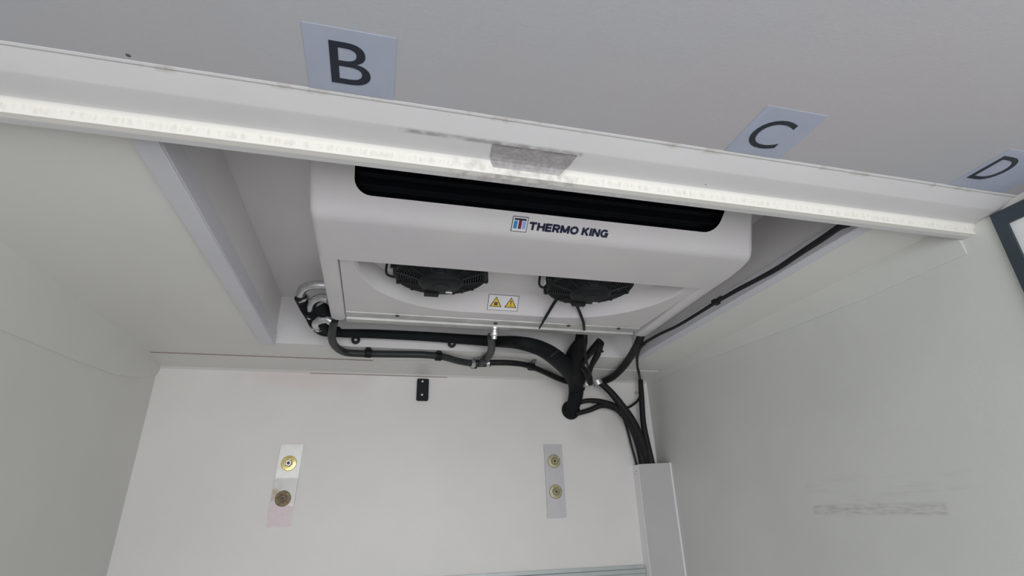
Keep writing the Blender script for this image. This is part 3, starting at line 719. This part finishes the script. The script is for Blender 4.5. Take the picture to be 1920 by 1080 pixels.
# straps and leads over the junction
jl = thing('wiring_leads', V(*at(1125, 645, 'y', 3.35)), 'black taped leads crossing beside the pipe bundle below the drain tray', 'cable')
add_tube('lead', [(1126, 640, 'y', 3.15), (1112, 655, 'y', 3.22), (1098, 672, 'y', 3.32), (1088, 690, 'y', 3.4)], [.030, .026, .020, .018], M['rubber'], jl)
add_tube('lead', [(1126, 643, 'y', 3.14), (1120, 664, 'y', 3.24), (1110, 684, 'y', 3.36), (1105, 702, 'y', 3.46), (1108, 714, 'y', 3.52)], [.026, .024, .018, .016, .015], M['rubber'], jl)
add_tube('lead', [(1088, 686, 'y', 3.38), (1098, 696, 'y', 3.44), (1104, 708, 'y', 3.5), (1107, 720, 'y', 3.55)], [.020, .024, .028, .018], M['rubber'], jl)
add_tube('cable_tie', [(1096, 693, 'y', 3.40), (1106, 688, 'y', 3.38), (1114, 676, 'y', 3.3)], .007, M['black'], jl, 6)
add_tube('cable_tie', [(1120, 657, 'y', 3.2), (1131, 659, 'y', 3.2)], .008, M['black'], jl, 6)

fc = tag(add_tube('fan_cable', [(1082, 574, 'z', 1.05), (1088, 588, 'z', 1.03), (1094, 606, 'z', .995), (1096, 625, 'y', 2.98), (1097, 645, 'y', 3.06), (1098, 668, 'y', 3.15), (1103, 690, 'y', 3.30), (1108, 704, 'y', 3.42)], .0085, M['rubber'], None, 8), 'thin dark cable hanging from the right fan over the drain tray', 'cable')
tag(add_tube('cable_tie', [(1043, 562, 'z', 1.06), (1034, 576, 'z', 1.04), (1023, 595, 'z', 1.01), (1011, 616, 'z', .985)], [.010, .009, .008, .004], M['black'], None, 8), 'black cable tie tail sticking out below the right fan', 'cable tie')

# cable along the right edge of the recess
rc = thing('black_cable', V(*at(1342, 566, 'z', .98)), 'long black cable clipped along the right edge of the ceiling recess', 'cable')
ce = [(1592, 418, 'z', .985), (1572, 427, 'z', .98), (1540, 449, 'z', .978), (1500, 475, 'z', .978), (1460, 502, 'z', .978), (1420, 524, 'z', .978), (1380, 545, 'z', .978), (1342, 567, 'z', .978), (1310, 587, 'z', .978), (1270, 611, 'z', .978), (1236, 627, 'z', .978), (1208, 643, 'z', .98)]
add_tube('cable', ce, [.017, .013, .013, .012, .012, .011, .011, .010, .009, .009, .009, .010], M['rubber'], rc, 8)
add_tube('cable', [(1209, 643, 'z', .98), (1200, 652, 'z', .975), (1195, 668, 'z', .972), (1195, 686, 'z', .955), (1198, 700, 'z', .935), (1200, 712, 'y', 3.86), (1202, 722, 'y', 3.87)], [.012, .013, .010, .009, .010, .011, .012], M['rubber'], rc, 8)
cl = thing('cable_clip', V(*at(1342, 566, 'z', .98)), 'small black clip on the cable at the right of the recess', 'clip')
p = at(1342, 566, 'z', .98)
bm = bmesh.new(); box(bm, (p[0] - .018, p[1] - .016, .965), (p[0] + .018, p[1] + .016, .992), .004); finish('clip_body', bm, M['black'], cl)
bm = bmesh.new(); box(bm, (p[0] - .010, p[1] - .060, .985), (p[0] + .006, p[1] - .01, .992), .002); finish('clip_tab', bm, M['dark'], cl)
q = thing('cable_clip', V(*at(1192, 737, 'y', YF)), 'tiny grey clip on the wall beside the vertical hose', 'clip')
p = at(1191, 737, 'y', YF)
bm = bmesh.new(); box(bm, (p[0] - .010, YF - .02, p[2] - .010), (p[0] + .010, YF, p[2] + .010), .004); finish('clip_body', bm, M['alu_dull'], q)
bm = bmesh.new(); tube(bm, [(p[0], YF - .012, p[2]), (p[0] + .035, YF - .05, p[2] - .005)], .005, 1, 8, smooth=False); finish('clip_tab', bm, M['alu_dull'], q, smooth=30)

# ------------------------------------------------------------------ things on the front wall
bp = thing('wall_plate', V(.315, YF, .85), 'small black plate with two screws high on the front wall', 'plate')
xa, _, za = at(780.5, 711, 'y', YF); xb, _, zb_ = at(803, 752, 'y', YF)
bm = bmesh.new(); xm = .3145; hw = .044; hh = .083; zc = .850
prism(bm, [(xm + x, YF, zc + z) for x, z in rrect(-hw, hw, -hh, hh, .012, 4)], (0, -.02, 0)); finish('plate', bm, M['black'], bp)
for dz in (.062, -.038):
    bm = bmesh.new(); lathe(bm, (xm - .004, YF - .02, zc + dz), (0, -1, 0), [(0, 0), (.010, 0), (.008, .004), (0, .005)], 12); finish('screw', bm, M['steel'], bp, smooth=30)

add_p = M['alu_dull']
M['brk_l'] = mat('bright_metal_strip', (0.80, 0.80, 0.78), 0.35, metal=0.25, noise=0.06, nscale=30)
M['brk_r'] = mat('grey_metal_strip', (0.56, 0.55, 0.57), 0.42, metal=0.25, noise=0.05, nscale=30)
add_stain_or_tone(M['brk_l'], (2,), (0, 0, Z0 + .065 * S), (0, 0, Z0 + .235 * S), .01, (0.52, 0.51, 0.49), .9, 10, (0, .3))  # grey middle band: a reflection painted into the strip's colour
add_stain_or_tone(M['brk_l'], (0, 2), (-.66 * S, 0, Z0 + .05 * S), (-.59 * S, 0, Z0 + .20 * S), .04, (0.33, 0.26, 0.18), .8, 30, (.45, .6))
def bracket(xt, xb, label, ws, m_):
    t = thing('wall_bracket', V((xt + xb) / 2, YF, -.065), label, 'bracket', 'metal strips bolted to the front wall')
    bm = bmesh.new(); w_ = .072
    prism(bm, [(xb - w_, YF, -.065), (xb + w_, YF, -.065), (xt + w_, YF, .452), (xt - w_, YF, .452)], (0, -.010, 0)); finish('strip', bm, m_, t)
    for x, z, mm in ws:
        bm = bmesh.new(); lathe(bm, (x, YF - .010, z), (0, -1, 0), [(.048, 0), (.050, .003), (.047, .007), (.030, .009), (.028, .006), (0, .006)], 28); wsh = finish('washer', bm, mm, t, smooth=30)
        bm = bmesh.new(); lathe(bm, (x, YF - .018, z), (0, -1, 0), [(.026, 0), (.026, .006), (.018, .013), (.012, .013), (.010, .006), (0, .006)], 6); b_ = finish('bolt_head', bm, mm if mm != M['brass'] else M['steel'], wsh)
        bm = bmesh.new(); lathe(bm, (x, YF - .0245, z), (0, -1, 0), [(.0095, 0), (.0095, .003), (0, .003)], 12); finish('bolt_socket', bm, M['dark'], wsh)
    return t
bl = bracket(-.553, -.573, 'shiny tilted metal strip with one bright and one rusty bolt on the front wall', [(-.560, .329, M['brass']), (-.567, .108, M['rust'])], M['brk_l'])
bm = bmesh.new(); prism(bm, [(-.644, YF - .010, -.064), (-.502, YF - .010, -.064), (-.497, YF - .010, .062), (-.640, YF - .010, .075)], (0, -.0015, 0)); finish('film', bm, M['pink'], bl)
bracket(1.323, 1.326, 'grey metal strip with two dull yellow bolts right of the shiny strip', [(1.325, .330, M['olive']), (1.325, .114, M['olive'])], M['brk_r'])

# diagonal cover in the right corner
dc = thing('corner_duct_cover', V(2.1, 3.85, ZF), 'pale grey duct cover running down the corner of front and right walls', 'duct cover')
zt = .298
bm = bmesh.new(); prism(bm, [(1.990, 3.872, ZF), (XR - .008, 3.757, ZF), (XR - .008, 3.767, ZF), (1.993, 3.882, ZF)], (0, 0, zt - ZF)); finish('cover_panel', bm, M['duct'], dc)
bm = bmesh.new(); prism(bm, [(1.978, YF, ZF), (1.982, 3.868, ZF), (1.990, 3.872, ZF), (1.986, YF, ZF)], (0, 0, zt - .004 - ZF)); finish('side_panel', bm, M['flange'], dc)
bm = bmesh.new(); box(bm, (XR - .012, 3.738, ZF), (XR, 3.768, zt), .002); finish('flange', bm, M['flange'], dc)
p = at(1192, 888, 'y', YF - .01)
bm = bmesh.new(); lathe(bm, (1.979, 3.905, p[2] + .005), (-1, 0, 0), [(0, 0), (.011, 0), (.009, .005), (0, .006)], 12); finish('screw', bm, M['steel'], dc, smooth=30)

# rail low on the front wall
lr = thing('wall_rail', V(.2, YF, -.5), 'grey ribbed metal rail fixed low across the front wall', 'rail')
bm = bmesh.new()
zr = -.396
sweep_x(bm, [(YF, zr), (YF - .014, zr), (YF - .016, zr - .022), (YF - .030, zr - .028), (YF - .030, zr - .052), (YF - .020, zr - .058), (YF - .020, zr - .10), (YF - .030, zr - .106), (YF - .030, zr - .135), (YF - .012, zr - .14), (YF, zr - .16)], XL + .05, 1.975, 1)
M['rail'] = mat('grey_blue_metal', (0.50, 0.54, 0.54), 0.45, metal=0.3, noise=0.06, nscale=20)
finish('rail', bm, M['rail'], lr)
p = at(1193, 1066, 'y', YF - .012)
bm = bmesh.new(); lathe(bm, (p[0], YF - .015, zr - .012), (0, -1, 0), [(0, 0), (.009, 0), (.007, .004), (0, .005)], 12); finish('rivet', bm, M['alu_dull'], lr, smooth=30)

# framed notice on the right wall
fn = thing('framed_notice', V(XR, .7, .2), 'white notice in a dark slate frame on the right wall', 'frame')
ya, yb, zt_, zb2 = .55, 1.190, .966, .25
bw = .042
bm = bmesh.new()
box(bm, (XR - .022, ya + bw, zt_ - .056), (XR, yb - bw, zt_)); box(bm, (XR - .022, ya + bw, zb2), (XR, yb - bw, zb2 + .056))
box(bm, (XR - .022, yb - bw, zb2), (XR, yb, zt_)); box(bm, (XR - .022, ya, zb2), (XR, ya + bw, zt_))
finish('frame_border', bm, M['frame'], fn)
bm = bmesh.new(); box(bm, (XR - .012, ya + bw, zb2 + .056), (XR - .001, yb - bw, zt_ - .056)); finish('notice_sheet', bm, M['paper'], fn)
